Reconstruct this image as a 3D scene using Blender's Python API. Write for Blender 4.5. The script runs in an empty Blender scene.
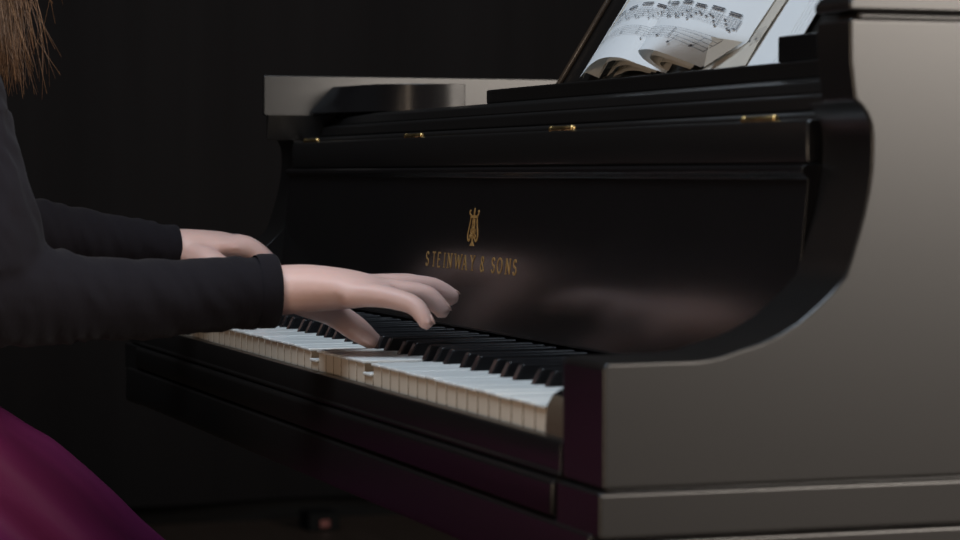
import bpy, bmesh, math, random
from mathutils import Vector, Matrix, noise
from math import sin, cos, pi, radians as R

S = bpy.context.scene
C = S.collection
H = 0.735                       # height of the white key tops; X along the keyboard (0 = treble end), Y away from the player

# ------------------------------------------------------------------ camera, world, lights, exposure
cam_d = bpy.data.cameras.new('camera'); cam = bpy.data.objects.new('camera', cam_d); C.objects.link(cam)
M = Matrix(((0.3221582, -0.0348767, 0.9460432), (0.9466844, 0.0101212, -0.3220034), (0.0016553, 0.9993404, 0.0362779))).to_4x4()
M.translation = Vector((1.5756, -0.5814, 0.1488 + H))
cam.matrix_world = M
cam_d.sensor_width = 36; cam_d.lens = 97.045; cam_d.clip_start = .05; cam_d.clip_end = 50
cam_d.dof.use_dof = True; cam_d.dof.focus_distance = 2.35; cam_d.dof.aperture_fstop = 9.5
S.camera = cam

w = bpy.data.worlds.new('hall_ambience'); S.world = w; w.use_nodes = True
w.node_tree.nodes['Background'].inputs[0].default_value = (0.9, 0.92, 1.0, 1)
w.node_tree.nodes['Background'].inputs[1].default_value = 0.035

def area(name, loc, target, sx, sy, power, col):
    d = bpy.data.lights.new(name, 'AREA'); d.shape = 'RECTANGLE'; d.size = sx; d.size_y = sy
    d.energy = power; d.color = col
    o = bpy.data.objects.new(name, d); C.objects.link(o); o.location = loc
    o.rotation_euler = (Vector(target) - Vector(loc)).to_track_quat('-Z', 'Y').to_euler()
    return o
area('soft_window_light', (3.6, 2.85, 2.35), (0.1, .15, .95), 2.4, 2.0, 330, (1.0, .90, .80))
area('overhead_stage_light', (.15, -.75, 3.15), (-.4, 0, .8), 1.4, 1.2, 60, (.74, .87, 1.0))
area('front_room_light', (1.8, -2.7, .85), (0, 0, .75), 1.2, .9, 25, (1.0, .78, .58))
vs = S.view_settings
S.display_settings.display_device = 'sRGB'
vs.view_transform = 'Standard'; vs.look = 'None'; vs.gamma = 1; vs.use_curve_mapping = False; vs.exposure = 0.0

# ------------------------------------------------------------------ helpers
def mat(name, col, rough=.5, spec=.5, metal=0, bump=0, bscale=200, var=0, vscale=8, coat=0, sheen=0, sss=0, stretch=None):
    m = bpy.data.materials.new(name); m.use_nodes = True
    nt = m.node_tree; b = nt.nodes['Principled BSDF']
    b.inputs['Base Color'].default_value = (*col, 1); b.inputs['Roughness'].default_value = rough
    b.inputs['Specular IOR Level'].default_value = spec; b.inputs['Metallic'].default_value = metal
    b.inputs['Coat Weight'].default_value = coat; b.inputs['Sheen Weight'].default_value = sheen
    if sss:
        b.inputs['Subsurface Weight'].default_value = sss; b.inputs['Subsurface Radius'].default_value = (.012, .005, .003)
        b.inputs['Subsurface Scale'].default_value = 1
    tc = nt.nodes.new('ShaderNodeTexCoord'); mp = nt.nodes.new('ShaderNodeMapping')
    nt.links.new(tc.outputs['Object'], mp.inputs[0])
    if stretch: mp.inputs['Scale'].default_value = stretch
    if var:
        n = nt.nodes.new('ShaderNodeTexNoise'); n.inputs['Scale'].default_value = vscale; n.inputs['Detail'].default_value = 6
        nt.links.new(mp.outputs[0], n.inputs['Vector'])
        mx = nt.nodes.new('ShaderNodeMix'); mx.data_type = 'RGBA'
        nt.links.new(n.outputs['Fac'], mx.inputs['Factor'])
        mx.inputs['A'].default_value = (*[c * (1 - var) for c in col], 1); mx.inputs['B'].default_value = (*[min(1, c * (1 + var)) for c in col], 1)
        nt.links.new(mx.outputs['Result'], b.inputs['Base Color'])
    if bump:
        n = nt.nodes.new('ShaderNodeTexNoise'); n.inputs['Scale'].default_value = bscale; n.inputs['Detail'].default_value = 4
        nt.links.new(mp.outputs[0], n.inputs['Vector'])
        bp = nt.nodes.new('ShaderNodeBump'); bp.inputs['Strength'].default_value = bump; bp.inputs['Distance'].default_value = .002
        nt.links.new(n.outputs['Fac'], bp.inputs['Height']); nt.links.new(bp.outputs[0], b.inputs['Normal'])
    return m

BLACK = mat('satin_ebony_lacquer', (.0065, .0055, .0050), .31, .64, var=.2, stretch=(1, 1, 6))
GLOSS = mat('polished_ebony_lacquer', (.007, .006, .006), .22, .4)
FALLM = mat('fallboard_ebony_lacquer', (.007, .006, .006), .19, .45, var=.2)
INNER = mat('matt_black_felt', (.006, .006, .006), .9, .1)  # one even near-black for the inner parts
BROWN = mat('dark_stained_walnut', (.075, .052, .034), .5, .4, var=.3, vscale=30, stretch=(1, 1, .1))
WARM = mat('edge_glint_brown', (.045, .030, .020), .3, .6)  # brown that paints a warm glint along the desk edge
KEYTOP = mat('white_key_top', (.74, .74, .72), .28, .5)
KEYFRONT = mat('warm_light_tint_key_front', (.62, .53, .43), .45, .3, var=.06, vscale=60)  # warm light on the key fronts is put into this tan
KEYWOOD = mat('spruce_key_wood', (.13, .082, .045), .6, .3, var=.2, vscale=40, stretch=(1, .1, 1))
EBONY = mat('black_key_ebony', (.008, .008, .009), .25, .5)
BRASS = mat('old_brass', (.55, .38, .16), .32, .5, metal=1, var=.2, vscale=90)
GOLD = mat('gilt_inlay', (.40, .22, .07), .5, .4, metal=.35, var=.15, vscale=300)
PAPER = mat('white_music_paper', (.80, .82, .84), .75, .2, bump=.02, bscale=300)
PAPERB = mat('warm_light_tint_paper', (.62, .57, .50), .8, .2, var=.08, vscale=30)  # beige carries the warm light and shade on page undersides
def translucent(m, col, fac):
    nt = m.node_tree; out = nt.nodes['Material Output']; b = nt.nodes['Principled BSDF']
    t = nt.nodes.new('ShaderNodeBsdfTranslucent'); t.inputs[0].default_value = (*col, 1)
    x = nt.nodes.new('ShaderNodeMixShader'); x.inputs[0].default_value = fac
    nt.links.new(b.outputs[0], x.inputs[1]); nt.links.new(t.outputs[0], x.inputs[2]); nt.links.new(x.outputs[0], out.inputs[0])
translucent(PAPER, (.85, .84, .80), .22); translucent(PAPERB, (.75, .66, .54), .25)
INK = mat('printed_ink', (.07, .07, .08), .8, .1)
PLATE = mat('bronzed_cast_iron', (.30, .20, .07), .4, .5, metal=.7)
SOUND = mat('spruce_soundboard', (.42, .26, .11), .5, .4, var=.2, vscale=20, stretch=(8, .6, 1))
FELT = mat('red_key_felt', (.05, .006, .008), .95, .1)
SKIN = mat('fair_skin', (.62, .40, .35), .48, .4, bump=.05, bscale=350, var=.08, vscale=25, sss=.12)
NAIL = mat('bare_fingernail', (.66, .42, .36), .25, .5)
SHIRT = mat('dark_navy_jersey', (.0050, .0038, .0064), .9, .2, bump=.55, bscale=1, stretch=(36, 120, 46), sheen=.03)
SKIRT = mat('magenta_satin_cloth', (.112, .0105, .062), .6, .2, bump=.12, bscale=700, var=.1, vscale=6)
HAIR = mat('light_brown_hair', (.075, .036, .017), .42, .5, var=.4, vscale=60)
HAIRD = mat('dark_blonde_hair', (.165, .088, .043), .40, .5, var=.4, vscale=60)
EYE = mat('eye_white', (.7, .7, .68), .2); LIP = mat('lip_pink', (.45, .16, .14), .4); IRIS = mat('brown_iris', (.06, .03, .015), .2)
SHOE = mat('black_shoe_leather', (.01, .01, .01), .35)
LEATH = mat('black_bench_leather', (.012, .012, .012), .5, bump=.2, bscale=150)
WALL = mat('black_stage_drape', (.0115, .011, .012), .95, .1, var=.25, vscale=2, stretch=(1, 6, .3))
FLOOR = mat('dark_stage_boards', (.035, .024, .018), .55, .3, var=.35, vscale=3, stretch=(1, 14, 1))
SKIRTING = mat('black_skirting_paint', (.004, .004, .004), .8, .1)
RED = mat('red_switch_plastic', (.10, .012, .008), .4)

def place(o, parent):
    if parent is not None: o.parent = parent

def obj(name, bm, mats, parent=None, origin=None, bevel=0, seg=2, smooth=False, solid=0, ang=35):
    """bm is in world coordinates; part meshes keep the origin of their thing"""
    me = bpy.data.meshes.new(name)
    if origin is None:
        origin = parent['_org'] if parent is not None else (0, 0, 0)
    og = Vector(origin)
    bmesh.ops.translate(bm, verts=bm.verts, vec=-og)
    bm.normal_update(); bm.to_mesh(me); bm.free()
    for m in (mats if isinstance(mats, (list, tuple)) else [mats]): me.materials.append(m)
    o = bpy.data.objects.new(name, me); C.objects.link(o)
    if parent is None: o.location = og
    else:
        o.parent = parent; o.location = og - Vector(parent['_org'])
    o['_org'] = tuple(og)
    if smooth:
        for p in me.polygons: p.use_smooth = True
    if solid:
        s = o.modifiers.new('thickness', 'SOLIDIFY'); s.thickness = solid; s.offset = 0
    if bevel:
        b = o.modifiers.new('bevel', 'BEVEL'); b.width = bevel; b.segments = seg; b.limit_method = 'ANGLE'; b.angle_limit = R(ang)
        b.harden_normals = True
        for p in me.polygons: p.use_smooth = True
    return o

def thing(name, label, cat, loc, group=None):
    o = bpy.data.objects.new(name, None); C.objects.link(o); o.location = loc; o.empty_display_size = .1
    o['_org'] = tuple(loc); o['label'] = label; o['category'] = cat
    if group: o['group'] = group
    return o
def tag(o, label, cat, group=None):
    o['label'] = label; o['category'] = cat
    if group: o['group'] = group
    return o
def struct(o): o['kind'] = 'structure'; return o

def bx(bm, x0, x1, y0, y1, z0, z1, mi=0):
    vs_ = [bm.verts.new((x, y, z)) for z in (z0, z1) for y in (y0, y1) for x in (x0, x1)]
    for f in ((0, 2, 3, 1), (4, 5, 7, 6), (0, 1, 5, 4), (2, 6, 7, 3), (0, 4, 6, 2), (1, 3, 7, 5)):
        bm.faces.new([vs_[i] for i in f]).material_index = mi
    return bm
def prismx(bm, poly, x0, x1, mi=0):
    """polygon in (y,z), swept along X"""
    a = [bm.verts.new((x0, y, z)) for y, z in poly]; b = [bm.verts.new((x1, y, z)) for y, z in poly]
    n = len(poly); fs = []
    for i in range(n): fs.append(bm.faces.new((a[i], a[(i + 1) % n], b[(i + 1) % n], b[i])))
    fs.append(bm.faces.new(a[::-1])); fs.append(bm.faces.new(b))
    for f in fs: f.material_index = mi
    bmesh.ops.recalc_face_normals(bm, faces=fs)
    return bm
def prismz(bm, poly, z0, z1, mi=0):
    a = [bm.verts.new((x, y, z0)) for x, y in poly]; b = [bm.verts.new((x, y, z1)) for x, y in poly]
    n = len(poly); fs = []
    for i in range(n): fs.append(bm.faces.new((a[i], a[(i + 1) % n], b[(i + 1) % n], b[i])))
    fs.append(bm.faces.new(a[::-1])); fs.append(bm.faces.new(b))
    for f in fs: f.material_index = mi
    bmesh.ops.recalc_face_normals(bm, faces=fs)
    return bm
def spline(P, n=6):
    P = [Vector(p) for p in P]; out = []
    for i in range(len(P) - 1):
        a, b = P[i], P[i + 1]
        p0 = P[i - 1] if i else a * 2 - b; p3 = P[i + 2] if i + 2 < len(P) else b * 2 - a
        for k in range(n):
            t = k / n
            out.append(.5 * ((2 * a) + (b - p0) * t + (2 * p0 - 5 * a + 4 * b - p3) * t * t + (3 * a - p0 - 3 * b + p3) * t ** 3))
    out.append(P[-1]); return out
def tube(bm, pts, rad, seg=12, up=(0, 0, 1), mi=0, sub=0):
    """closed loft; rad: one (r) or (side, up) pair per point"""
    pts = [Vector(p) for p in pts]
    rad = [(r, r) if not isinstance(r, (tuple, list)) else tuple(r) for r in rad]
    if sub:
        q = spline([(*p,) for p in pts], sub)
        rr = spline([(a, b, 0) for a, b in rad], sub)
        pts, rad = q, [(max(v.x, 1e-4), max(v.y, 1e-4)) for v in rr]
    rings = []; up = Vector(up)
    for i, p in enumerate(pts):
        t = (pts[min(i + 1, len(pts) - 1)] - pts[max(i - 1, 0)]).normalized()
        s = t.cross(up)
        if s.length < 1e-3: s = t.cross(Vector((0, 1, 0)))
        s.normalize(); u = s.cross(t).normalized()
        rings.append([bm.verts.new(p + s * (rad[i][0] * cos(2 * pi * k / seg)) + u * (rad[i][1] * sin(2 * pi * k / seg))) for k in range(seg)])
    fs = []
    for i in range(len(rings) - 1):
        for k in range(seg):
            fs.append(bm.faces.new((rings[i][k], rings[i][(k + 1) % seg], rings[i + 1][(k + 1) % seg], rings[i + 1][k])))
    for ring, p, sgn, rd in ((rings[0], pts[0] - (pts[1] - pts[0]).normalized() * min(rad[0]) * .6, 1, 0), (rings[-1], pts[-1] + (pts[-1] - pts[-2]).normalized() * min(rad[-1]) * .6, -1, 0)):
        c = bm.verts.new(p)
        for k in range(seg):
            a, b = ring[k], ring[(k + 1) % seg]
            fs.append(bm.faces.new((b, a, c) if sgn > 0 else (a, b, c)))
    for f in fs: f.material_index = mi
    bmesh.ops.recalc_face_normals(bm, faces=fs)
    return bm
def ball(bm, c, r, seg=20, mi=0, rot=None):
    rr = Vector(r) if isinstance(r, (tuple, list)) else Vector((r, r, r))
    m = Matrix.Translation(c) @ (rot.to_matrix().to_4x4() if rot is not None else Matrix()) @ Matrix.Diagonal((*rr, 1))
    g = bmesh.ops.create_uvsphere(bm, u_segments=seg, v_segments=max(6, seg // 2), radius=1, matrix=m)
    return bm
def lift(bm): bmesh.ops.translate(bm, verts=bm.verts, vec=(0, 0, H)); return bm
def remeshed(bm, voxel, smooth=4):
    me = bpy.data.meshes.new('tmp'); bm.to_mesh(me); bm.free()
    o = bpy.data.objects.new('tmp', me); C.objects.link(o)
    m = o.modifiers.new('r', 'REMESH'); m.mode = 'VOXEL'; m.voxel_size = voxel
    s = o.modifiers.new('s', 'SMOOTH'); s.factor = .5; s.iterations = smooth
    dg = bpy.context.evaluated_depsgraph_get(); dg.update()
    r = bpy.data.meshes.new_from_object(o.evaluated_get(dg))
    bpy.data.objects.remove(o); bpy.data.meshes.remove(me)
    out = bmesh.new(); out.from_mesh(r); bpy.data.meshes.remove(r)
    return out

# ------------------------------------------------------------------ the setting
bm = bx(bmesh.new(), -6, 6, -5, 8, -.1, 0); struct(obj('floor', bm, FLOOR))
bm = bmesh.new()                                                    # pleated black drape along the far side
prev = None
for i in range(261):
    y = -5 + i * .05; x = -4.80 + .035 * sin(y * 9 + 1.3 * sin(y * 2.1))
    cur = (bm.verts.new((x, y, .06)), bm.verts.new((x, y, 4.5)))
    if prev: bm.faces.new((prev[0], cur[0], cur[1], prev[1]))
    prev = cur
struct(obj('wall_back', bm, WALL, smooth=True, solid=.01))
bm = bx(bmesh.new(), -5.0, -4.87, -5, 8, 0, .14); struct(obj('baseboard_back', bm, SKIRTING))

# ------------------------------------------------------------------ grand piano
CX = -.61275
XT, XTI, XB, XBI = .125, .055, -1.3505, -1.2805                     # outer / inner faces of the treble and bass arms
piano = thing('grand_piano', 'satin black grand piano with gilt lettering on its fallboard and music on its desk', 'piano', (CX, .6, 0))
P = lambda name, bm, mats, parent=piano, **k: obj(name, lift(bm), mats, parent, **k)

arm_front = [(-.012, -.106), (-.012, -.0705), (-.009, -.0705), (-.010, -.0445), (-.0125, -.0435), (-.009, -.041), (-.009, .033), (-.006, .036), (.054, .0365), (.068, .0385), (.081, .0425), (.095, .0462), (.108, .0515),
             (.121, .0585), (.132, .067), (.143, .0765), (.1525, .0865), (.1565, .098), (.161, .112), (.165, .126), (.168, .140), (.170, .153), (.1705, .165), (.1704, .1735), (.1694, .1810),
             (.1668, .1875), (.1628, .1925), (.1582, .1962), (.1555, .2000), (.155, .221), (.1545, .247)]
ARM_Y = .40
def arm(x0, x1, outward):
    bm = bmesh.new()
    lo = [p for p in arm_front if -.0415 <= p[1] <= .1975]; top = [p for p in arm_front if p[1] > .1965]
    a, b = (x0 + .0235, x1) if outward > 0 else (x0, x1)             # the treble cheek is thinner above the shoulder
    prismx(bm, [(ARM_Y, -.0405)] + lo + top[1:] + [(ARM_Y, .2475)], a, b)
    if outward > 0: prismx(bm, [(ARM_Y, -.0405)] + lo + [(ARM_Y, .1975)], x0, a + .004)
    prismx(bm, [(.166, .247), (.166, .2525), (ARM_Y, .2525), (ARM_Y, .247)], a + .004, b - .011)
    prismx(bm, [(.1545, .2520), (.1540, .2575), (.158, .2625), (ARM_Y, .2625), (ARM_Y, .2520)], a - .003 * (outward > 0), b)
    c, d = (x0, x1 + .004) if outward > 0 else (x0 - .004, x1)
    prismx(bm, [(-.004, -.048), (-.004, -.040), (ARM_Y, -.040), (ARM_Y, -.048)], c + .006, d - .010)
    prismx(bm, [(-.0130, -.0425), (-.0130, -.0705), (ARM_Y, -.0705), (ARM_Y, -.0425)], c, d)
    prismx(bm, [(-.004, -.078), (-.004, -.070), (ARM_Y, -.070), (ARM_Y, -.078)], c + .006, d - .010)
    prismx(bm, [(-.0120, -.0722), (-.0120, -.108), (ARM_Y, -.108), (ARM_Y, -.0722)], c, d)
    bmesh.ops.delete(bm, geom=[f for f in bm.faces if all(abs(v.co.y - ARM_Y) < 1e-5 for v in f.verts)], context='FACES_ONLY')
    return bm
P('arm', arm(XTI, XT, 1), BLACK, bevel=.0042, seg=3, ang=40)
P('arm', arm(XB, XBI, -1), BLACK, bevel=.0005, seg=1, ang=40)

outer = [Vector(p) for p in ((XT, .40, 0), (XT, .66, 0))] + spline([(XT, .66, 0), (.105, .80, 0), (.03, .95, 0), (-.12, 1.10, 0), (-.30, 1.25, 0), (-.45, 1.42, 0), (-.56, 1.60, 0), (-.66, 1.75, 0), (-.82, 1.87, 0), (-1.0, 1.905, 0), (-1.18, 1.86, 0), (-1.30, 1.74, 0), (XB, 1.58, 0)], 14)[1:] + [Vector((XB, .40, 0))]
def inset(path, d):
    out = []
    for i, p in enumerate(path):
        if i == 0 or i == len(path) - 1:
            t = Vector((0, 1, 0)) if i == 0 else Vector((0, -1, 0))
        else: t = (path[i + 1] - path[i - 1]).normalized()
        out.append(p + Vector((-t.y, t.x, 0)) * d)
    return out
def wallstrip(bm, d0, d1, z0, z1):
    a, b = inset(outer, d0), inset(outer, d1)
    V = [[bm.verts.new((p.x, p.y, z)) for p in q] for q, z in ((a, z0), (a, z1), (b, z1), (b, z0))]
    n = len(a); fs = []
    for j in range(4):
        for i in range(n - 1): fs.append(bm.faces.new((V[j][i], V[j][i + 1], V[(j + 1) % 4][i + 1], V[(j + 1) % 4][i])))
    bmesh.ops.recalc_face_normals(bm, faces=fs)
bm = bmesh.new()
for d0, z0, z1 in ((-.004, -.108, -.0722), (.006, -.0722, -.0705), (-.004, -.0705, -.0425), (.006, -.0425, -.0405), (0, -.0405, .2475), (.011, .2475, .252), (0, .252, .2625)):
    wallstrip(bm, d0, .07, z0, z1)
P('rim', bm, BLACK, bevel=.002)
inner = inset(outer, .069)
P('soundboard', prismz(bmesh.new(), [(p.x, p.y) for p in inner], .02, .035), SOUND)
bm = prismz(bmesh.new(), [(p.x, p.y) for p in inset(outer, .085)], .10, .115); P('iron_plate', bm, PLATE)
bm = bmesh.new()
for i in range(70):                                                 # strings of the treble and tenor
    x = -1.2 + i * .0172; y1 = 1.75 - 1.0 * max(0, (x + 1.0) / 1.1) ** .9 if x > -1.0 else 1.7
    tube(bm, [(x, .50, .13), (x - .05, y1, .13)], [.0008, .0008], 4)
s = P('piano_string', bm, BRASS); s['kind'] = 'stuff'
bm = bx(bmesh.new(), XBI, XTI, .40, .47, -.05, .205); P('pin_block', bm, INNER)

# keybed and the boards below the keys
bm = bmesh.new(); prismx(bm, [(-.0145, -.106), (-.0165, -.100), (-.0145, -.0695), (-.012, -.068), (.42, -.068), (.42, -.106)], -1.335, XT - .009)
P('keybed', bm, BLACK, bevel=.002)
bm = bmesh.new(); prismx(bm, [(-.0125, -.067), (-.0145, -.064), (-.0145, -.044), (-.0120, -.0425), (.02, -.0425), (.02, -.067)], -1.288, .0500)
P('lower_rail', bm, BLACK, bevel=.004, seg=3)
bm = bmesh.new(); prismx(bm, [(-.0100, -.0412), (-.0112, -.0400), (-.0112, -.0385), (-.0100, -.0372), (-.0100, -.0210), (-.0085, -.0180), (-.0022, -.0172), (-.0022, -.042), (-.0080, -.042)], XBI + .0008, XTI - .0008)
P('key_slip', bm, BLACK, bevel=.0012)
bm = bx(bmesh.new(), XBI + .002, XTI - .002, -.002, .30, -.05, -.024); P('key_frame', bm, INNER)
for x0, x1 in ((.0065, XTI - .0006), (XBI + .0006, -1.2320)):
    poly = [(-.003, -.0415), (-.003, -.012), (-.0018, .0005), (.002, .0075), (.009, .0115), (.028, .0165), (.148, .0190), (.148, -.0415)]
    bm = bmesh.new(); prismx(bm, poly, x0, x1)
    kb = P('key_block', bm, [BROWN, GLOSS], bevel=.0015)
    for f in kb.data.polygons:
        if f.normal.z > .6: f.material_index = 1

# keys: white heads with notched tails, one mesh per shape, linked copies along the keyboard
Wk, G = .02356, .0009
TAIL = {'C': (0, .0085), 'D': (.0050, .0050), 'E': (.0085, 0), 'F': (0, .0105), 'G': (.0035, .0072), 'A': (.0072, .0035), 'B': (.0105, 0), 'X': (0, 0), 'Z': (0, .0035)}
def white_mesh(note):
    l, r = TAIL[note]
    L, Rr = -Wk + G, -G
    out = [(L, 0), (Rr, 0), (Rr, .0508)] + ([(Rr - r, .0508)] if r else []) + [(Rr - r, .1465), (L + l, .1465)] + ([(L + l, .0508)] if l else []) + [(L, .0508)]
    bm = bmesh.new()
    prismz(bm, [(x, y + (.0012 if y == 0 else 0)) for x, y in out], -.0235, -.0025, 1)
    prismz(bm, [(x, y - (.0008 if y == 0 else 0)) for x, y in out], -.0025, 0, 0)
    for f in bm.faces:
        f.normal_update()
        if f.material_index == 1 and f.normal.y < -.7: f.material_index = 2
    me = bpy.data.meshes.new('white_key'); bm.to_mesh(me); bm.free()
    for m in (KEYTOP, KEYWOOD, KEYFRONT): me.materials.append(m)
    for p in me.polygons: p.use_smooth = True
    return me
def black_mesh():
    bm = bmesh.new()
    lo = [(-.0056, .0505), (.0056, .0505), (.0056, .1465), (-.0056, .1465)]; hi = [(-.0046, .0580), (.0046, .0580), (.0046, .1465), (-.0046, .1465)]
    a = [bm.verts.new((x, y, -.004)) for x, y in lo]; b = [bm.verts.new((x, y, .0112 if y < .1 else .0120)) for x, y in hi]
    bm.faces.new(a[::-1]); bm.faces.new(b)
    for i in range(4): bm.faces.new((a[i], a[(i + 1) % 4], b[(i + 1) % 4], b[i]))
    me = bpy.data.meshes.new('black_key'); bm.to_mesh(me); bm.free(); me.materials.append(EBONY)
    for p in me.polygons: p.use_smooth = True
    return me
def add_key(name, me, x, z=0, tilt=0):
    o = bpy.data.objects.new(name, me); C.objects.link(o); o.parent = piano
    o.location = (x - CX, -.6, H + z); o.rotation_euler.x = tilt
    b = o.modifiers.new('bevel', 'BEVEL'); b.width = .0015 if name[0] == 'b' else .0009; b.segments = 2; b.limit_method = 'ANGLE'; b.angle_limit = R(40); b.harden_normals = True
meshes = {k: white_mesh(k) for k in TAIL}; bk = black_mesh()
names = 'CBAGFED'                                                   # downwards from the top C
for k in range(52):
    nt = names[k % 7]; key = 'X' if k == 0 else ('Z' if k == 51 else nt)
    dn = k in (17, 24)
    add_key('white_key', meshes[key], -k * Wk, -.0088 if dn else .0004 * sin(k * 2.7) * sin(k * 1.3 + 1), R(-.6) if dn else 0)
OFF = {'C': .0206, 'D': .0481, 'F': .0893, 'G': .1168, 'A': .1443}
for o8 in range(8):
    base = -Wk - (8 - o8) * 7 * Wk
    for nt, of in OFF.items():
        if o8 == 0 and nt != 'A': continue
        add_key('black_key', bk, base + of)
bm = bx(bmesh.new(), XBI + .0045, .0018, .1466, .152, -.02, .0035); P('name_felt', bm, FELT)

# fallboard with folded leaf, hinges, inlay
bm = bmesh.new()
prismx(bm, [(.1475, .0132), (.1492, .0145), (.1612, .1475), (.1592, .1490), (.1567, .1515), (.1567, .1545), (.1590, .1566), (.176, .1566), (.172, .0132)], XBI + .001, XTI - .0008)
fall = P('fallboard', bm, FALLM, bevel=.0004, seg=2, ang=30)
bm = bmesh.new(); prismx(bm, [(.1640, .1568), (.1632, .1600), (.1632, .1840), (.1650, .1866), (.178, .1866), (.178, .1568)], XBI + .006, .0485)
P('fallboard_leaf', bm, BLACK, bevel=.0022, seg=3)
for hx in (-.033, -.415, -.822, -1.203):
    bm = tube(bmesh.new(), [(hx - .025, .1670, .1876), (hx + .025, .1670, .1876)], [.0024, .0024], 10)
    for q in (-.024, .024): ball(bm, (hx + q, .1670, .1876), .0031, 10)
    h = P('hinge', bm, BRASS, smooth=True); h['label'] = 'small brass hinge'

def strip(bm, pts, wd, y, close=False, depth=.0006):
    """flat inlay stroke in the plane of the fallboard: pts are (x,z)"""
    P_ = [Vector((p[0], p[1])) for p in pts]
    n = len(P_); L = []
    for i, p in enumerate(P_):
        t = (P_[min(i + 1, n - 1)] - P_[max(i - 1, 0)]).normalized(); nn = Vector((-t.y, t.x))
        wv = wd[i] if isinstance(wd, (list, tuple)) else wd
        L.append((p + nn * wv / 2, p - nn * wv / 2))
    fr = [[bm.verts.new((q.x + y, FY(q.y), q.y)) for q in pr] for pr in L]; bk_ = [[bm.verts.new((q.x + y, FY(q.y) + depth, q.y)) for q in pr] for pr in L]
    fs = []
    for i in range(n - 1):
        fs.append(bm.faces.new((fr[i][0], fr[i + 1][0], fr[i + 1][1], fr[i][1])))
        fs.append(bm.faces.new((fr[i][0], bk_[i][0], bk_[i + 1][0], fr[i + 1][0]))); fs.append(bm.faces.new((fr[i][1], fr[i + 1][1], bk_[i + 1][1], bk_[i][1])))
    fs.append(bm.faces.new((fr[0][0], fr[0][1], bk_[0][1], bk_[0][0]))); fs.append(bm.faces.new((fr[-1][0], bk_[-1][0], bk_[-1][1], fr[-1][1])))
    bmesh.ops.recalc_face_normals(bm, faces=fs)
def arc(cx, cz, rx, rz, a0, a1, n=10): return [(cx + rx * cos(R(a0 + (a1 - a0) * i / n)), cz + rz * sin(R(a0 + (a1 - a0) * i / n))) for i in range(n + 1)]
def FY(z): return .1492 + (z - .0145) * .0902 - .0004            # the fallboard leans back a little
SX = -.0026
text = list('STEINWAY&SONS')
tx = [-.7360, -.7163, -.7003, -.6845, -.6690, -.6445, -.6255, -.6040, -.5765, -.5475, -.5305, -.5085, -.4915]
bm = bmesh.new()
hh = .0128; z0 = .0650; wt = .0016
GL = {'S': [arc(.5, .74, .38, .24, 20, 270, 9) + arc(.5, .25, .42, .25, 90, -160, 9)],
      'T': [[(.02, 1), (.98, 1)], [(.5, 1), (.5, 0)]], 'E': [[(.1, 1), (.1, 0)], [(.1, 1), (.9, 1)], [(.1, .53), (.75, .53)], [(.1, 0), (.95, 0)]],
      'I': [[(.5, 1), (.5, 0)]], 'N': [[(.05, 0), (.05, 1), ], [(.05, 1), (.95, 0)], [(.95, 0), (.95, 1)]],
      'W': [[(-.12, 1), (.2, 0)], [(.2, 0), (.5, .95)], [(.5, .95), (.8, 0)], [(.8, 0), (1.12, 1)]], 'A': [[(0, 0), (.5, 1)], [(.5, 1), (1, 0)], [(.2, .36), (.8, .36)]],
      'Y': [[(0, 1), (.5, .48)], [(1, 1), (.5, .48)], [(.5, .48), (.5, 0)]], 'O': [arc(.5, .5, .5, .5, 0, 360, 22)],
      '&': [arc(.45, .77, .25, .22, -60, 240, 12) + [(.95, .02)], arc(.42, .27, .38, .28, 100, 370, 12)]}
for ch, cxx in zip(text, tx):
    wd = {'W': .0150, 'O': .0120, 'N': .0105, 'A': .0105, 'Y': .0100, 'I': .006, '&': .0100}.get(ch, .0088)
    for pl in GL[ch]: strip(bm, [(cxx + (a - .5) * wd, z0 + b * hh) for a, b in pl], wt, SX)
    for q in {'I': [(.5, 1), (.5, 0)], 'T': [(.5, 0)], 'N': [(.05, 1), (.05, 0), (.95, 1)], 'A': [(0, 0), (1, 0)], 'Y': [(0, 1), (1, 1), (.5, 0)], 'W': [(-.12, 1), (1.12, 1)]}.get(ch, []):
        strip(bm, [(cxx + (q[0] - .5) * wd - .0021, z0 + q[1] * hh), (cxx + (q[0] - .5) * wd + .0021, z0 + q[1] * hh)], .0011, SX)
o = obj('lettering', lift(bm), GOLD, fall); o['label'] = 'gilt capital lettering'
bm = bmesh.new(); ex, ez = -.6100, .0868                            # lyre emblem
for sg in (-1, 1):
    X = lambda q: [(ex + sg * a, ez + b) for a, b in q]
    strip(bm, X([(.0085, .0258), (.0092, .0215), (.0108, .0165), (.0128, .0118), (.0138, .0085), (.0128, .0055), (.0100, .0040), (.0072, .0050), (.0066, .0075), (.0082, .0092)]), [.0016, .0018, .0020, .0022, .0024, .0024, .002, .0018, .0018, .0024], SX)
    strip(bm, X([(.0085, .0258), (.0100, .0275), (.0122, .0282), (.0128, .0300), (.0112, .0312), (.0098, .0302)]), .0017, SX)
    strip(bm, X([(.0024, .0240), (.0034, .0170), (.0024, .0100)]), .0012, SX)
    strip(bm, X([(0, .0075), (.004, .0088), (.0062, .0120), (.0058, .0150)]), .0012, SX)
strip(bm, [(ex - .0098, ez + .0258), (ex + .0098, ez + .0258)], .0024, SX)
strip(bm, [(ex, ez + .0265), (ex, ez + .0300), (ex, ez + .0335)], [.0016, .0034, .0008], SX)
strip(bm, [(ex, ez + .0255), (ex, ez + .0075)], .0010, SX)
for q in (.020, .0155, .0115): strip(bm, [(ex, ez + q + .0022), (ex, ez + q), (ex, ez + q - .0022)], [.0006, .0036, .0006], SX)
strip(bm, [(ex - .0045, ez + .0072), (ex + .0045, ez + .0072)], .0018, SX)
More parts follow.
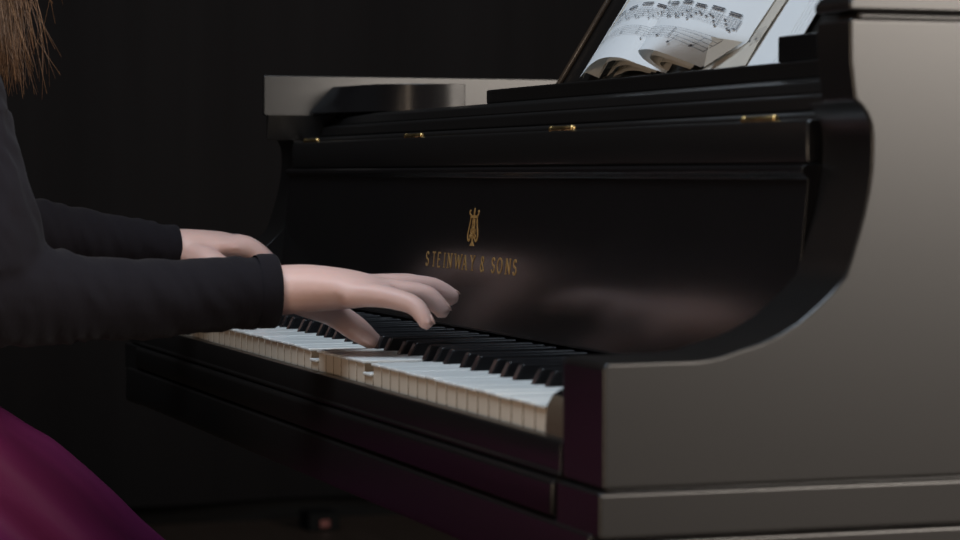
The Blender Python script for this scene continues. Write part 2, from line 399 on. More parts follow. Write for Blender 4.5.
strip(bm, [(ex, ez + .0075), (ex, ez + .0035), (ex, ez + .0012), (ex, ez - .0003)], [.0030, .0030, .0085, .0130], SX)
o = obj('lyre_emblem', lift(bm), GOLD, fall); o['label'] = 'gilt lyre emblem'

# boards behind the fallboard, rails, desk
bm = bmesh.new(); prismx(bm, [(.179, .160), (.179, .1895), (.186, .192), (.24, .192), (.24, .160)], XBI + .001, XTI - .001); P('fall_rail', bm, BLACK, bevel=.002)
bm = bmesh.new(); prismx(bm, [(.197, .193), (.199, .2035), (.206, .2055), (.40, .2055), (.40, .193)], XBI + .004, XTI - .004); P('lower_desk_rail', bm, BLACK, bevel=.002)
bm = bmesh.new(); prismx(bm, [(.2080, .2055), (.212, .2140), (.232, .2185), (.40, .2185), (.40, .2055)], XBI + .012, XTI - .01); P('desk_slide', bm, BLACK, bevel=.002)
bm = prismx(bmesh.new(), [(.133, .2165), (.131, .2185), (.131, .2610), (.133, .2622), (1.30, .2622), (1.30, .2165)], XBI - .002, XBI + .003); P('arm_panel', bm, BLACK, bevel=.0015)
bm = bx(bmesh.new(), XBI, XBI + .0085, .135, .40, .189, .2172)
for v in bm.verts:
    if v.co.z < .2 and v.co.x > XBI + .001: v.co.x = XBI + .0008
P('arm_rail', bm, BLACK, bevel=.0008)
shelf_out = [(XTI - .035, .40), (XTI - .035, .243), (-.80, .240)] + [(-.815 - .022 * sin(R(a)), .262 - .022 * cos(R(a))) for a in range(0, 91, 15)] + [(-.837, .40)]
P('desk_shelf', prismz(bmesh.new(), shelf_out, .2190, .2328), BLACK, bevel=.0022, seg=3)
def side_block(pts, z0, z1, lean=0):
    bm = prismz(bmesh.new(), pts, z0, z1)
    for v in bm.verts:
        if lean and v.co.z < z0 + .001 and v.co.x < -1.20 and v.co.y < .3: v.co.y -= lean
    return P('side_shelf', bm, GLOSS, bevel=.0018, seg=3, ang=50)
cur = [(-1.171, .2300)]
for i in range(16):
    a = R(52 - 62 * (i + .5) / 16); cur.append((cur[-1][0] + .0066 * sin(a), cur[-1][1] + .0066 * cos(a)))
side_block([(-1.2772, cur[-1][1] - .002), (-1.2772, .2120), (-1.268, .2145)] + cur, .2196, .2500, .028)
side_block([(XTI - .002, .275), (XTI - .002, .255), (-.172, .2465), (-.179, .252), (-.179, .275)], .2330, .2525)
tv, tn = Vector((0, .53, .848)), Vector((0, -.848, .53)); TO = Vector((0, .297, .2380))
def D(u, v, d=0): return Vector((u, 0, 0)) + TO + tv * v + tn * d
bm = bmesh.new()
def slab(bm, u0, u1, v0, v1, d0, d1):
    vs_ = [bm.verts.new(D(u, v, d)) for v in (v0, v1) for d in (d0, d1) for u in (u0, u1)]
    fs = [bm.faces.new([vs_[i] for i in f]) for f in ((0, 2, 3, 1), (4, 5, 7, 6), (0, 1, 5, 4), (2, 6, 7, 3), (0, 4, 6, 2), (1, 3, 7, 5))]
    bmesh.ops.recalc_face_normals(bm, faces=fs)
slab(bm, -.785, -.205, -.010, .270, -.020, -.0035); P('music_desk', bm, BLACK, bevel=.005, seg=3)
bm = tube(bmesh.new(), [D(-.772, -.006, -.001), D(-.772, .262, -.001)], [.0030, .0030], 10); P('desk_edge_glint', bm, WARM, smooth=True)  # added rod, coloured to stand in for a highlight on the panel edge
for ux in (-.68, -.31):
    bm = bmesh.new(); tube(bm, [D(ux, .18, -.021), (ux, .46, .228)], [.006, .006], 8); P('desk_prop', bm, BLACK, smooth=True)
for (lx, ly) in ((-.10, .46), (-1.15, .46), (-.95, 1.60)):
    bm = bmesh.new()
    for z, r in ((-.108, .062), ): pass
    prof = [(-.108, .070), (-.16, .070), (-.18, .055), (-.30, .052), (-.62, .034), (-.655, .034)]
    tube(bm, [(lx, ly, z) for z, r in prof], [r for z, r in prof], 8, up=(0, 1, 0))
    lg = P('leg', bm, BLACK, bevel=.003)
    bm = tube(bmesh.new(), [(lx, ly, -.655), (lx, ly, -.69)], [.022, .016], 12, up=(0, 1, 0)); ball(bm, (lx, ly, -.708), .0268, 14)
    obj('caster', lift(bm), BRASS, lg, smooth=True)
bm = bmesh.new()
for q in (-.06, .06): tube(bm, [(CX + q, .62, -.10), (CX + q * .7, .60, -.56)], [.016, .014], 10)
bx(bm, CX - .13, CX + .13, .54, .66, -.62, -.56); ly_ = P('pedal_lyre', bm, BLACK, bevel=.003)
for q in (-.07, 0, .07):
    bm = tube(bmesh.new(), [(CX + q, .56, -.60), (CX + q, .48, -.605), (CX + q, .42, -.62)], [(.010, .005), (.012, .005), (.020, .006)], 12, sub=3)
    obj('pedal', lift(bm), BRASS, ly_, smooth=True)

# ------------------------------------------------------------------ sheet music on the desk
def sheet(name, edge, v0, v1, mats, label, fade=.45, nv=14, d0=0, thick=.0003, shift=0, cut=None):
    """edge: bottom edge as (u, d); the curl relaxes towards the top of the page"""
    pts = spline([(u, d, 0) for u, d in edge], 8); bm = bmesh.new(); grid = []
    def f(s, v):
        i = min(int(s * (len(pts) - 1)), len(pts) - 2); t = s * (len(pts) - 1) - i
        p = pts[i].lerp(pts[i + 1], t); k = 1 - fade * min(1, max(0, v) / .28)
        return D(p.x + shift * v, v, d0 + p.y * k)
    n = len(pts) - 1
    for j in range(nv + 1):
        v = v0 + (v1 - v0) * (j / nv) ** 1.4
        grid.append([bm.verts.new(f(i / n, v)) for i in range(n + 1)])
    for j in range(nv):
        for i in range(n): bm.faces.new((grid[j][i], grid[j][i + 1], grid[j + 1][i + 1], grid[j + 1][i]))
    lift(bm)
    o = obj(name, bm, mats, None, origin=f(.5, v0) + Vector((0, 0, H)), smooth=True)
    tag(o, label, 'sheet music', 'music sheets on the desk')
    return o, f
rnd = random.Random(5)
def ribbon(bm, f, s0, s1, v0, v1, th, off=.0012, n=None):
    n = n or max(2, int(abs(s1 - s0) * 40)); prev = None
    for i in range(n + 1):
        s = s0 + (s1 - s0) * i / n; v = v0 + (v1 - v0) * i / n
        nn = (f(min(1, s + .01), v) - f(max(0, s - .01), v)).cross(f(s, v + .003) - f(s, v)).normalized()
        if nn.y > 0 and abs(nn.y) > .3: nn = -nn
        cur = (bm.verts.new(f(s, v - th / 2) + nn * off), bm.verts.new(f(s, v + th / 2) + nn * off))
        if prev: bm.faces.new((prev[0], cur[0], cur[1], prev[1]))
        prev = cur
def vbar(bm, f, s, v0, v1, ws, off=.0012):
    ribbon(bm, f, s - ws / 2, s + ws / 2, (v0 + v1) / 2, (v0 + v1) / 2, abs(v1 - v0), off, 1)
def music(page, f, systems, s0, s1, width, slant=0):
    bm = bmesh.new(); pitch = .0022
    for sysv, kind in systems:
        sv = lambda s: sysv + slant * (s - s0)
        for l in range(5): ribbon(bm, f, s0, s1, sv(s0) + l * pitch, sv(s1) + l * pitch, .00022)
        for b in range(3): vbar(bm, f, s0 + (s1 - s0) * (b + .02) / 2.04, sv(s0 + (s1 - s0) * b / 2) , sv(s0 + (s1 - s0) * b / 2) + 4 * pitch, .0010 / width * .6)
        if kind == 'fast':
            ng = 6
            for g in range(ng):
                a = s0 + (s1 - s0) * (g + .12) / ng; b = s0 + (s1 - s0) * (g + .80) / ng
                up = g % 2 == 0; bv = 4 * pitch + (.0062 if up else .0050)
                for q in (0, .0019): ribbon(bm, f, a, b, sv(a) + bv - q, sv(b) + bv - q, .0011)
                for k in range(5):
                    s = a + (b - a) * k / 4; hv = sv(s) + (1 + (2.0 * sin(g * 1.7 + k * .9) + 1)) * pitch - .002
                    vbar(bm, f, s, hv - .0007, hv + .0008, .0019 / width); vbar(bm, f, s + .0008 / width, hv, sv(s) + bv, .0003 / width)
        else:
            for g in range(4):
                s = s0 + (s1 - s0) * (g + .3) / 4; hv = sv(s) + (rnd.choice([-1.5, 0, 1, 3])) * pitch
                vbar(bm, f, s, hv - .0008, hv + .0009, .0022 / width); vbar(bm, f, s + .0010 / width, hv, hv + .007, .0003 / width)
    o = obj('printed_notes', lift(bm), INK, page); o['label'] = 'black printed staves and notes'
    return o
A_edge = [(-.7017, .0057), (-.6361, .0233), (-.5879, .0313), (-.5509, .0290), (-.5321, .0177), (-.5138, .0055), (-.5041, .0005)]
pA, fA = sheet('sheet_music_page', A_edge, 0, .262, PAPER, 'white left page whose lower edge arches off the desk', fade=.75)
music(pA, fA, [(.0260, 'slow'), (.0455, 'fast'), (.094, 'slow'), (.114, 'fast'), (.164, 'slow'), (.184, 'fast')], .07, .93, .22)
B_edge = [(-.5041, .0010), (-.5079, .0107), (-.5077, .0218), (-.4988, .0322), (-.489, .0354), (-.4685, .0344), (-.453, .0269), (-.4363, .0148), (-.4221, .0030)]
# right page: same loop, its right side running on to the fold
pts = spline([(u, d, 0) for u, d in B_edge], 6)
def fB(s, v):
    n = len(pts) - 1; i = min(int(s * n), n - 1); t = s * n - i
    p = pts[i].lerp(pts[i + 1], t); k = 1 - .5 * min(1, max(0, v) / .28)
    grow = max(0, s - .45) / .55                                    # the page widens towards its upper right
    return D(p.x + grow * (v * 4.1 if v < .0175 else .0718 + (v - .0175) * .18) - .10 * v * (1 - grow) * .5, v, .0012 + p.y * k + .002 * grow * min(1, v / .03))
bm = bmesh.new(); NS, NV = 56, 30; grid = []
vv = [.262 * (j / NV) ** 1.6 for j in range(NV + 1)]
for v in vv: grid.append([bm.verts.new(fB(i / NS, v)) for i in range(NS + 1)])
for j in range(NV):
    for i in range(NS): bm.faces.new((grid[j][i], grid[j][i + 1], grid[j + 1][i + 1], grid[j + 1][i]))
pB = obj('sheet_music_page', lift(bm), PAPER, None, origin=fB(.5, 0) + Vector((0, 0, H)), smooth=True)
tag(pB, 'white right page curling forward from the spine with a turned-up corner', 'sheet music', 'music sheets on the desk')
music(pB, fB, [(.0165, 'slow')], .40, .90, .15, slant=-.016)
music(pB, fB, [(.0380, 'fast'), (.088, 'slow'), (.108, 'fast'), (.160, 'slow'), (.180, 'fast')], .40, .93, .18, slant=-.020)
def patch(name, quads, mats, parent, d=None):
    bm = bmesh.new()
    for q in quads: bm.faces.new([bm.verts.new(D(*p)) for p in q])
    return obj(name, lift(bm), mats, parent, solid=.0003, origin=None if parent is not None else D(*quads[0][0]) + Vector((0, 0, H)))
ear = patch('turned_corner', [[(-.4050, -.0030, .0075), (-.3480, .0175, .0095), (-.3935, .0185, .0200)]], PAPERB, pB); ear['label'] = 'underside of the turned corner, shade painted in as beige'
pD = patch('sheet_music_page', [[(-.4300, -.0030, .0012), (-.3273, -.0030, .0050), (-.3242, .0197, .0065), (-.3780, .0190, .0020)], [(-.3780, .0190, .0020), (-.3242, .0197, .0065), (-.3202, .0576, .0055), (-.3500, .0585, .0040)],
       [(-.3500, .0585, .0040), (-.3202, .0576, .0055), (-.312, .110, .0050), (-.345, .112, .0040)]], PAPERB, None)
tag(pD, 'shade-tinted half-folded page between the curling right page and the plain stack', 'sheet music', 'music sheets on the desk')
bm = bmesh.new()
for l in range(5):
    a, b = (-.3440 + .0010 * l, .0185 + .0024 * l), (-.3245 + .0004 * l, .0215 + .0026 * l)
    va = [bm.verts.new(D(a[0], a[1] + q, .0078)) for q in (0, .0004)]; vb = [bm.verts.new(D(b[0], b[1] + q, .0078)) for q in (0, .0004)]
    bm.faces.new((va[0], vb[0], vb[1], va[1]))
for q in ((-.340, .0175), (-.330, .0190)):
    bm.faces.new([bm.verts.new(D(q[0] + a, q[1] + b, .0080)) for a, b in ((0, 0), (.0028, 0), (.0028, .0024), (0, .0024))])
obj('printed_notes', lift(bm), INK, pD)
bm = bmesh.new()                                                    # plain white stack of pages at the right
for k in range(5):
    d = .0008 + .0005 * k; uR = -.2440 - .0050 * k; uL = -.336
    vs_ = [D(uL, -.004, d), D(uR - .016, -.004, d), D(uR - .008, .25, d), D(uL + .008, .25, d)]
    vt = [p + tn * .00048 for p in vs_]
    a = [bm.verts.new(p) for p in vs_]; b = [bm.verts.new(p) for p in vt]
    fs = [bm.faces.new(a[::-1]), bm.faces.new(b)] + [bm.faces.new((a[i], a[(i + 1) % 4], b[(i + 1) % 4], b[i])) for i in range(4)]
    bmesh.ops.recalc_face_normals(bm, faces=fs)
o = obj('music_score', lift(bm), PAPER, None, origin=D(-.31, -.004) + Vector((0, 0, H))); tag(o, 'plain white stack of pages at the right end of the desk shelf', 'sheet music')
for e, lb in (([(-.7005, .0030), (-.688, .0085), (-.672, .0120), (-.660, .0020)], 'added page corner standing in for the lit underside of the arching left page'),  # added page, in place of the left page's lit back
              ([(-.655, .004), (-.630, .013), (-.600, .0225), (-.570, .0255), (-.545, .0210), (-.525, .0105), (-.512, .002)], 'page with painted warm light, directly under the arching left page, outermost of the nested curls'),
              ([(-.640, .003), (-.612, .0090), (-.585, .0160), (-.560, .0165), (-.540, .0100), (-.524, .002)], 'page with painted warm light, in the middle of the nested curls under the left page'),
              ([(-.625, .002), (-.600, .0055), (-.575, .0085), (-.555, .0075), (-.538, .0015)], 'page with painted warm light, lowest of the nested curls under the left page'),
              ([(-.497, .004), (-.500, .014), (-.493, .024), (-.477, .026), (-.460, .018), (-.440, .004)], 'page with painted warm light, rolled up just inside the curling right page'),
              ([(-.494, .003), (-.495, .0090), (-.488, .0150), (-.475, .0155), (-.462, .0100), (-.448, .002)], 'page with painted warm light, in the tight inner roll of the curling right page')):
    o, f = sheet('loose_page', e, .0005, .10, PAPERB, lb, fade=.3, nv=6); o['group'] = 'warm-light-tinted pages on the desk'

# ------------------------------------------------------------------ the pianist
person = thing('person', 'person in a dark long-sleeved top and magenta skirt playing the keys with both hands', 'person', (-.74, -.55, .0))
def finger(bm, pts, r): tube(bm, pts, r, 10, sub=4)
nails = []
def nail(tip, d, upv, r):
    d = Vector(d).normalized(); s = d.cross(Vector(upv)).normalized(); u = s.cross(d)
    nails.append((Vector(tip) + u * r * .86 - d * r * .55, Matrix((s, d, u)).transposed(), r))
body = bmesh.new()
# right hand: an octave chord just leaving the keys
Wr = (-.492, -.050, .0545)
tube(body, [(-.497, -.30, .052), (-.498, -.20, .050), (-.495, -.10, .0535), Wr, (-.491, -.030, .0560)], [.030, .0235, .0215, (.0255, .0205), (.028, .0200)], 16, sub=3)
tube(body, [(-.492, -.052, .0545), (-.491, -.030, .0560), (-.490, -.006, .0555), (-.487, .016, .0545), (-.485, .036, .0530)], [(.026, .021), (.031, .0200), (.038, .0180), (.042, .0150), (.040, .0105)], 18, sub=4)
RH = {'index': ([(-.510, .005, .0550), (-.518, .036, .0560), (-.527, .072, .0570), (-.532, .092, .0510), (-.535, .104, .0420)], [.0120, .0108, .0092, .0082, .0068]),
      'middle': ([(-.492, .006, .0555), (-.493, .040, .0565), (-.493, .075, .0560), (-.492, .090, .0510), (-.491, .1000, .0450)], [.0120, .0110, .0095, .0085, .0070]),
      'ring': ([(-.475, .004, .0540), (-.467, .034, .0540), (-.460, .062, .0510), (-.457, .073, .0430), (-.455, .0790, .0350)], [.0120, .0105, .0092, .0084, .0070]),
      'pinky': ([(-.460, -.004, .0520), (-.447, .020, .0510), (-.431, .042, .0450), (-.423, .049, .0370), (-.4185, .0530, .0275)], [.0115, .0100, .0086, .0078, .0066]),
      'thumb': ([(-.508, -.032, .0500), (-.533, -.010, .0420), (-.553, .012, .0310), (-.566, .036, .0165), (-.576, .055, .0035)], [.0170, .0155, .0118, .0112, .0075])}
for k, (p, r) in RH.items():
    finger(body, p, r); d = Vector(p[-1]) - Vector(p[-2]); nail(p[-1], d, (0, .5, 1) if k != 'thumb' else (-.3, .5, 1), r[-1])
# web between thumb and palm
tube(body, [(-.505, -.035, .048), (-.530, -.008, .046), (-.535, .012, .045)], [(.016, .013), (.017, .011), (.008, .006)], 10, sub=3)
# left hand
tube(body, [(-.975, -.30, .090), (-.982, -.20, .086), (-.993, -.10, .080), (-1.0, -.035, .0775), (-1.0, -.012, .0765)], [.030, .0250, .0215, (.0255, .0180), (.028, .0175)], 16, sub=3)
tube(body, [(-1.0, -.040, .0770), (-1.001, -.020, .0775), (-1.003, .004, .0775), (-1.004, .024, .0765), (-1.004, .040, .0720)], [(.026, .018), (.031, .0175), (.037, .0160), (.040, .0142), (.037, .0100)], 18, sub=4)
LH = {'index': ([(-.984, .010, .0760), (-.977, .038, .0770), (-.970, .061, .0580), (-.968, .068, .0350), (-.967, .070, .0180)], [.0118, .0112, .0094, .0083, .0066]),
      'middle': ([(-1.002, .012, .0765), (-1.000, .043, .0770), (-.998, .069, .0570), (-.997, .077, .0360), (-.996, .079, .0200)], [.0120, .0114, .0097, .0086, .0068]),
      'ring': ([(-1.018, .010, .0755), (-1.022, .038, .0740), (-1.026, .062, .0540), (-1.028, .069, .0350), (-1.029, .070, .0190)], [.0118, .0108, .0092, .0083, .0066]),
      'pinky': ([(-1.032, .002, .0710), (-1.043, .026, .0660), (-1.053, .046, .0470), (-1.056, .053, .0270), (-1.057, .055, .0080)], [.0112, .0098, .0084, .0076, .0064]),
      'thumb': ([(-.984, -.020, .0700), (-.958, -.002, .0600), (-.938, .020, .0440), (-.926, .036, .0250), (-.920, .044, .0085)], [.0165, .0150, .0118, .0108, .0075])}
for k, (p, r) in LH.items():
    finger(body, p, r); d = Vector(p[-1]) - Vector(p[-2]); nail(p[-1], d, (0, 1, .5), r[-1])
# arms, trunk, neck, head, legs
SR, SL = (-.572, -.352, .300), (-.905, -.385, .315)
tube(body, [SR, (-.535, -.318, .18), (-.498, -.292, .056)], [.046, .040, .036], 14, sub=3)
tube(body, [SL, (-.945, -.345, .20), (-.975, -.305, .092)], [.046, .040, .036], 14, sub=3)
tube(body, [(-.74, -.62, -.16), (-.74, -.60, -.06), (-.74, -.56, .06), (-.738, -.49, .18), (-.738, -.43, .27), (-.738, -.40, .33)], [(.165, .115), (.150, .105), (.125, .090), (.145, .100), (.160, .085), (.08, .06)], 22, up=(0, 1, 0), sub=3)
tube(body, [(-.738, -.41, .29), (-.735, -.385, .355), (-.732, -.360, .41)], [.066, .054, .052], 14, up=(0, 1, 0), sub=3)
hd = Vector((-.73, -.320, .478))
hrot = Matrix.Rotation(R(-22), 3, 'X')                              # the head bows towards the keys
hp = lambda x, y, z: hd + hrot @ Vector((x, y, z))
eu = hrot.to_euler()
ball(body, hp(0, -.012, .030), (.073, .092, .088), 24, rot=eu); ball(body, hp(0, .022, -.035), (.056, .066, .075), 20, rot=eu)
ball(body, hp(0, .052, -.085), (.024, .022, .020), 14, rot=eu)
tube(body, [hp(0, .078, .018), hp(0, .094, -.012), hp(0, .102, -.026)], [.006, .009, .011], 10)
for sg in (-1, 1):
    ball(body, hp(sg * .074, -.008, -.010), (.010, .018, .030), 12, rot=eu); ball(body, hp(sg * .036, .060, -.030), (.022, .016, .020), 12, rot=eu)
for hx, kx, fx in ((-.655, -.630, -.600), (-.825, -.850, -.870)):
    tube(body, [(hx, -.58, -.130), (hx + (kx - hx) * .5, -.36, -.130), (kx, -.135, -.275), (kx, -.120, -.300)], [.082, .068, .052, .050], 16, sub=3)
    tube(body, [(kx, -.115, -.255), (kx, -.12, -.42), (fx, -.10, -.64), (fx, -.10, -.685)], [.054, .050, .034, .034], 14, sub=3)
    tube(body, [(fx, -.13, -.690), (fx, -.05, -.700), (fx, .06, -.712)], [(.034, .034), (.040, .026), (.030, .014)], 12, sub=3)
body = remeshed(lift(body), .0026, 5)
ob = obj('body', body, SKIN, person, smooth=True)
for c, m3, r in nails:
    bm = bmesh.new()
    bmesh.ops.create_uvsphere(bm, u_segments=12, v_segments=8, radius=1, matrix=Matrix.Translation(c + Vector((0, 0, H))) @ (m3 @ Matrix.Diagonal((r * .62, r * .80, r * .20))).to_4x4())
    obj('fingernail', bm, NAIL, person, smooth=True)
for sg in (-1, 1):
    bm = ball(bmesh.new(), hp(sg * .033, .070, .018) + Vector((0, 0, H)), .0125, 16); e = obj('eye', bm, EYE, person, smooth=True)
    bm = ball(bmesh.new(), hp(sg * .033, .0805, .013) + Vector((0, 0, H)), (.006, .003, .006), 12, rot=eu); obj('iris', bm, IRIS, e, smooth=True)
bm = tube(bmesh.new(), [hp(-.024, .076, -.053), hp(0, .090, -.055), hp(.024, .076, -.053)], [(.002, .003), (.004, .0075), (.002, .003)], 10, sub=4); obj('mouth', lift(bm), LIP, person, smooth=True)

# long-sleeved top
bm = bmesh.new()
tube(bm, [SR, (-.538, -.316, .185), (-.506, -.294, .105), (-.498, -.288, .066)], [.062, .053, .049, .047], 20, sub=4)
tube(bm, [(-.499, -.318, .062), (-.4985, -.285, .0570), (-.498, -.245, .0520), (-.498, -.200, .0490), (-.496, -.150, .0490), (-.4945, -.100, .0520), (-.4925, -.0605, .0540)], [.046, .0455, .0400, .0345, .0325, .0310, .0290], 20, sub=4)
tube(bm, [SL, (-.945, -.345, .20), (-.972, -.310, .115), (-.976, -.305, .098)], [.062, .052, .046, .044], 20, sub=4)
tube(bm, [(-.976, -.315, .098), (-.980, -.240, .094), (-.984, -.177, .0905), (-.992, -.100, .0820), (-.9975, -.0340, .0755)], [.043, .040, .0365, (.0310, .0285), (.0275, .0225)], 20, sub=4)
tube(bm, [(-.74, -.605, -.095), (-.74, -.60, -.05), (-.74, -.56, .06), (-.738, -.49, .18), (-.738, -.43, .27), (-.738, -.405, .335)], [(.196, .148), (.178, .132), (.136, .102), (.156, .112), (.172, .096), (.100, .070)], 26, up=(0, 1, 0), sub=3)
tube(bm, [SR, (-.65, -.395, .318), (-.738, -.405, .325), (-.82, -.400, .322), SL], [.060, .064, .066, .064, .060], 20, sub=3)
ball(bm, SR, .062); ball(bm, SL, .062)
ball(bm, (-.80, -.445, .17), (.062, .060, .062)); ball(bm, (-.675, -.445, .17), (.062, .060, .062))
bm = remeshed(bm, .0034, 6)
bm.normal_update()
for v in bm.verts:                                                  # cloth wrinkles: rings on the sleeves, bunched at the elbow
    p = v.co; q = 0
    if p.y > -.30 and p.z < .20:
        ring = sin(p.y * 330 + 5 * noise.noise(p * 26) + p.z * 60); elbow = max(0, min(1, (-.14 - p.y) / .12)); cuff = max(0, 1 - abs(p.y + .09) / .05)
        q = .0016 * sin(p.y * 430 + p.z * 120 + 7 * noise.noise(p * 20)) * max(0, noise.noise(p * 14 + Vector((3, 1, 2))) + .22) + ring * (.0002 + .0007 * elbow + .0004 * cuff) * (.5 + noise.noise(p * 17)) + .0022 * noise.noise(Vector((p.x * 30, p.y * 62 + p.z * 30, p.z * 22)))
    elif p.z > .07:
        q = .0012 * sin(p.z * 240 + 5 * noise.noise(p * 24)) + .0025 * noise.noise(p * 30)
    v.co = p + v.normal * q
# flared hem at each cuff
o = obj('top', lift(bm), SHIRT, person, smooth=True)
for c, r in (((-.4925, -.0605, .0540), .0290), ((-.9975, -.0340, .0755), .0258)):
    bm = bmesh.new(); c = Vector(c); rings = []
    for dy, rr in ((-.012, r + .0006), (-.008, r + .0018), (.0035, r + .0018), (.0050, r + .0008), (.0035, r - .0010), (-.004, r - .003)):
        rings.append([bm.verts.new(c + Vector((rr * cos(2 * pi * k / 32), dy, rr * (1 if c.x > -.7 else .86) * sin(2 * pi * k / 32)))) for k in range(32)])
    for a, b in zip(rings, rings[1:]):
        for k in range(32): bm.faces.new((a[k], a[(k + 1) % 32], b[(k + 1) % 32], b[k]))
    bmesh.ops.recalc_face_normals(bm, faces=bm.faces)
    obj('cuff', lift(bm), SHIRT, o, smooth=True)

# skirt draped over the lap and knees
bm = bmesh.new()
tube(bm, [(-.74, -.61, -.175), (-.74, -.605, -.10), (-.74, -.59, -.03)], [(.190, .135), (.185, .135), (.160, .118)], 26, up=(0, 1, 0), sub=3)
for hx, kx in ((-.655, -.625), (-.825, -.855)):
    tube(bm, [(hx, -.60, -.135), (hx + (kx - hx) * .4, -.45, -.115), (hx + (kx - hx) * .7, -.30, -.132), (kx, -.20, -.214), (kx, -.135, -.276), (kx, -.095, -.335)], [(.115, .100), (.112, .096), (.105, .094), (.098, .090), (.092, .088), (.085, .070)], 22, sub=4)
    tube(bm, [(kx, -.125, -.27), (kx, -.115, -.38), (kx + .01, -.10, -.50), (kx + .015, -.09, -.60)], [(.092, .090), (.098, .095), (.108, .105), (.118, .112)], 20, sub=4)
tube(bm, [(-.74, -.58, -.15), (-.74, -.40, -.155), (-.74, -.24, -.205), (-.74, -.15, -.29)], [(.14, .085), (.14, .085), (.13, .080), (.11, .06)], 22, sub=4)
# long soft folds falling from the lap
for pl, r in (([(-.575, -.42, -.075), (-.555, -.30, -.105), (-.548, -.22, -.165), (-.545, -.15, -.235), (-.540, -.10, -.33)], .020), ([(-.552, -.42, -.120), (-.544, -.29, -.158), (-.540, -.21, -.225), (-.536, -.145, -.31)], .020)):
    tube(bm, pl, [r * .7] + [r] * (len(pl) - 1), 12, sub=4)
bm = remeshed(bm, .006, 6); bm.normal_update()
for v in bm.verts:
    p = v.co
    ax = (p.y * .66 - p.z * .75)                                    # distance measured down the drape
    hgt = p.y * .66 + p.z * .75; side = max(0, v.normal.x) if p.x > -.74 else max(0, -v.normal.x)
    v.co = p + v.normal * (.0085 * side * sin(95 * hgt + 2.2 * noise.noise(Vector((ax * 6, p.x * 3, 1))) + 5 * ax) + .0050 * noise.noise(Vector((p.x * 26, (p.y + p.z) * 22, ax * 4))) + .002 * noise.noise(p * 22))
obj('skirt', lift(bm), SKIRT, person, smooth=True)
for fx in (-.600, -.870):
    bm = tube(bmesh.new(), [(fx, -.145, -.6975), (fx, -.05, -.7030), (fx, .075, -.7130)], [(.038, .034), (.044, .029), (.034, .018)], 16, sub=4)
    sh = remeshed(bm, .004, 3)
    for v in sh.verts: v.co.z = max(v.co.z, -H + .002)
    obj('shoe', lift(sh), SHOE, person, smooth=True)

# hair: cap on the head plus loose strands that fall forward past the shoulder
rnd = random.Random(11)
bm = bmesh.new()
ball(bm, hp(0, -.022, .040), (.084, .100, .092), 24, rot=eu)
tube(bm, [hp(0, -.085, .03), hp(0, -.100, -.07), hp(0, -.125, -.20), hp(0, -.175, -.34), hp(0, -.200, -.42)], [(.078, .034), (.094, .042), (.105, .040), (.090, .028), (.060, .014)], 20, sub=4)
for sg in (-1, 1): tube(bm, [hp(sg * .060, -.030, .05), hp(sg * .080, -.035, -.03), hp(sg * .088, -.060, -.14), hp(sg * .085, -.11, -.26)], [(.022, .040), (.022, .044), (.024, .040), (.016, .022)], 14, sub=4)
cap = remeshed(bm, .004, 4)
for v in cap.verts:
    q = hrot.inverted() @ (v.co - hd)
    v.co += (v.co - hp(0, -.03, 0)).normalized() * .0022 * sin(q.x * 420 + 3 * noise.noise(v.co * 20))
bm = cap
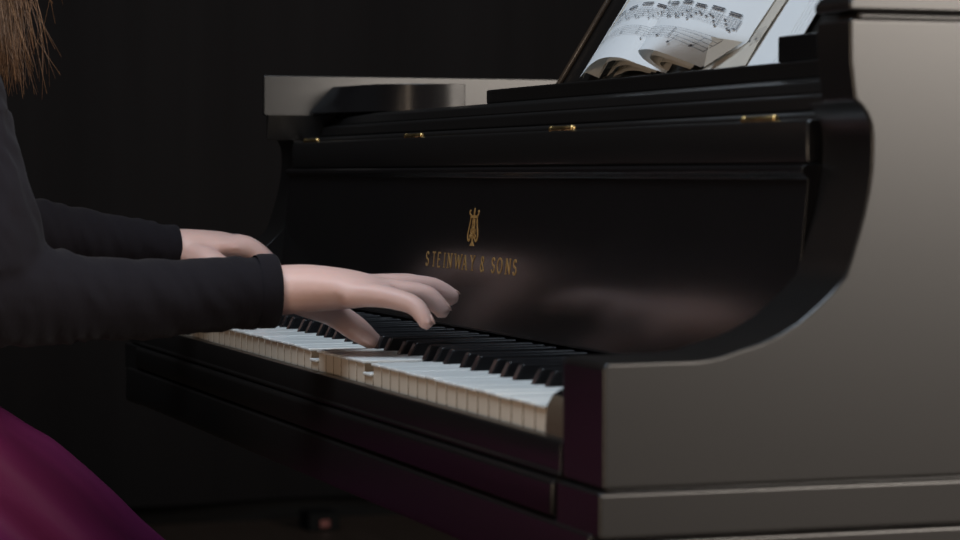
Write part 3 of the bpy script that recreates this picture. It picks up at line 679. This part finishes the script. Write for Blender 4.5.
def strand(root, end, wave, amp, r, mi):
    a, b = Vector(root), Vector(end); pts_ = []; n = 11; ph = rnd.uniform(0, 6.28)
    mid = Vector((a.x * .3 + b.x * .7, a.y * .25 + b.y * .75, (a.z + b.z) / 2 + .03))
    for i in range(n + 1):
        t = i / n; p = a * (1 - t) ** 2 + mid * 2 * t * (1 - t) + b * t * t
        k = amp * t * t; pts_.append(p + Vector((k * cos(wave * t * 6 + ph), k * sin(wave * t * 6 + ph), 0)))
    tube(bm, pts_, [r * (1 - .55 * i / n) for i in range(n + 1)], 5, mi=mi)
for i in range(760):
    yy = rnd.triangular(-.335, -.231, -.262); xx = rnd.uniform(-.662, -.592)
    zz = .213 + .035 * rnd.random() ** .6 + .35 * max(0, yy + .252) + (.05 + .10 * rnd.random() if rnd.random() < .30 else 0)
    strand(hp(rnd.uniform(.040, .080), rnd.uniform(-.02, .055), rnd.uniform(.02, .075)), (xx, yy, zz), rnd.uniform(.6, 2.1), rnd.uniform(.003, .013), rnd.uniform(.0003, .0006), rnd.choice([0, 0, 0, 1]))
for i in range(60):                                                 # wisps that stray from the lock
    strand(hp(rnd.uniform(.050, .078), rnd.uniform(.01, .06), rnd.uniform(.02, .07)), (rnd.uniform(-.63, -.60), rnd.uniform(-.256, -.224), rnd.uniform(.208, .30)), rnd.uniform(.9, 2.2), rnd.uniform(.006, .020), .00038, rnd.choice([0, 1, 1]))
obj('hair', lift(bm), [HAIR, HAIRD], person, smooth=True)

# bench
bench = thing('piano_bench', 'black padded piano bench under the person in the magenta skirt', 'bench', (-.74, -.64, 0))
bm = bx(bmesh.new(), -1.09, -.39, -.80, -.46, .385, .445); obj('seat', bm, LEATH, bench, bevel=.018, seg=4)
bm = bx(bmesh.new(), -1.07, -.41, -.78, -.48, .315, .385); obj('apron', bm, BLACK, bench, bevel=.004)
for sx in (-1.05, -.43):
    for sy in (-.76, -.50):
        bm = tube(bmesh.new(), [(sx, sy, .33), (sx, sy, .20), (sx, sy, .012)], [.026, .023, .018], 10, up=(0, 1, 0)); obj('leg', bm, BLACK, bench, smooth=True)
# small box with a red switch, low down at the foot of the drape
sw = thing('switch_box', 'small dark box with a red switch on the floor by the black drape', 'switch', (-4.67, 1.12, 0))
bm = bx(bmesh.new(), -4.72, -4.62, 1.08, 1.16, 0, .045); obj('housing', bm, SKIRTING, sw, bevel=.005)
bm = bx(bmesh.new(), -4.620, -4.615, 1.108, 1.132, .010, .028); obj('rocker', bm, RED, sw, bevel=.001)
for o in list(bpy.data.objects):
    if '_org' in o: del o['_org']
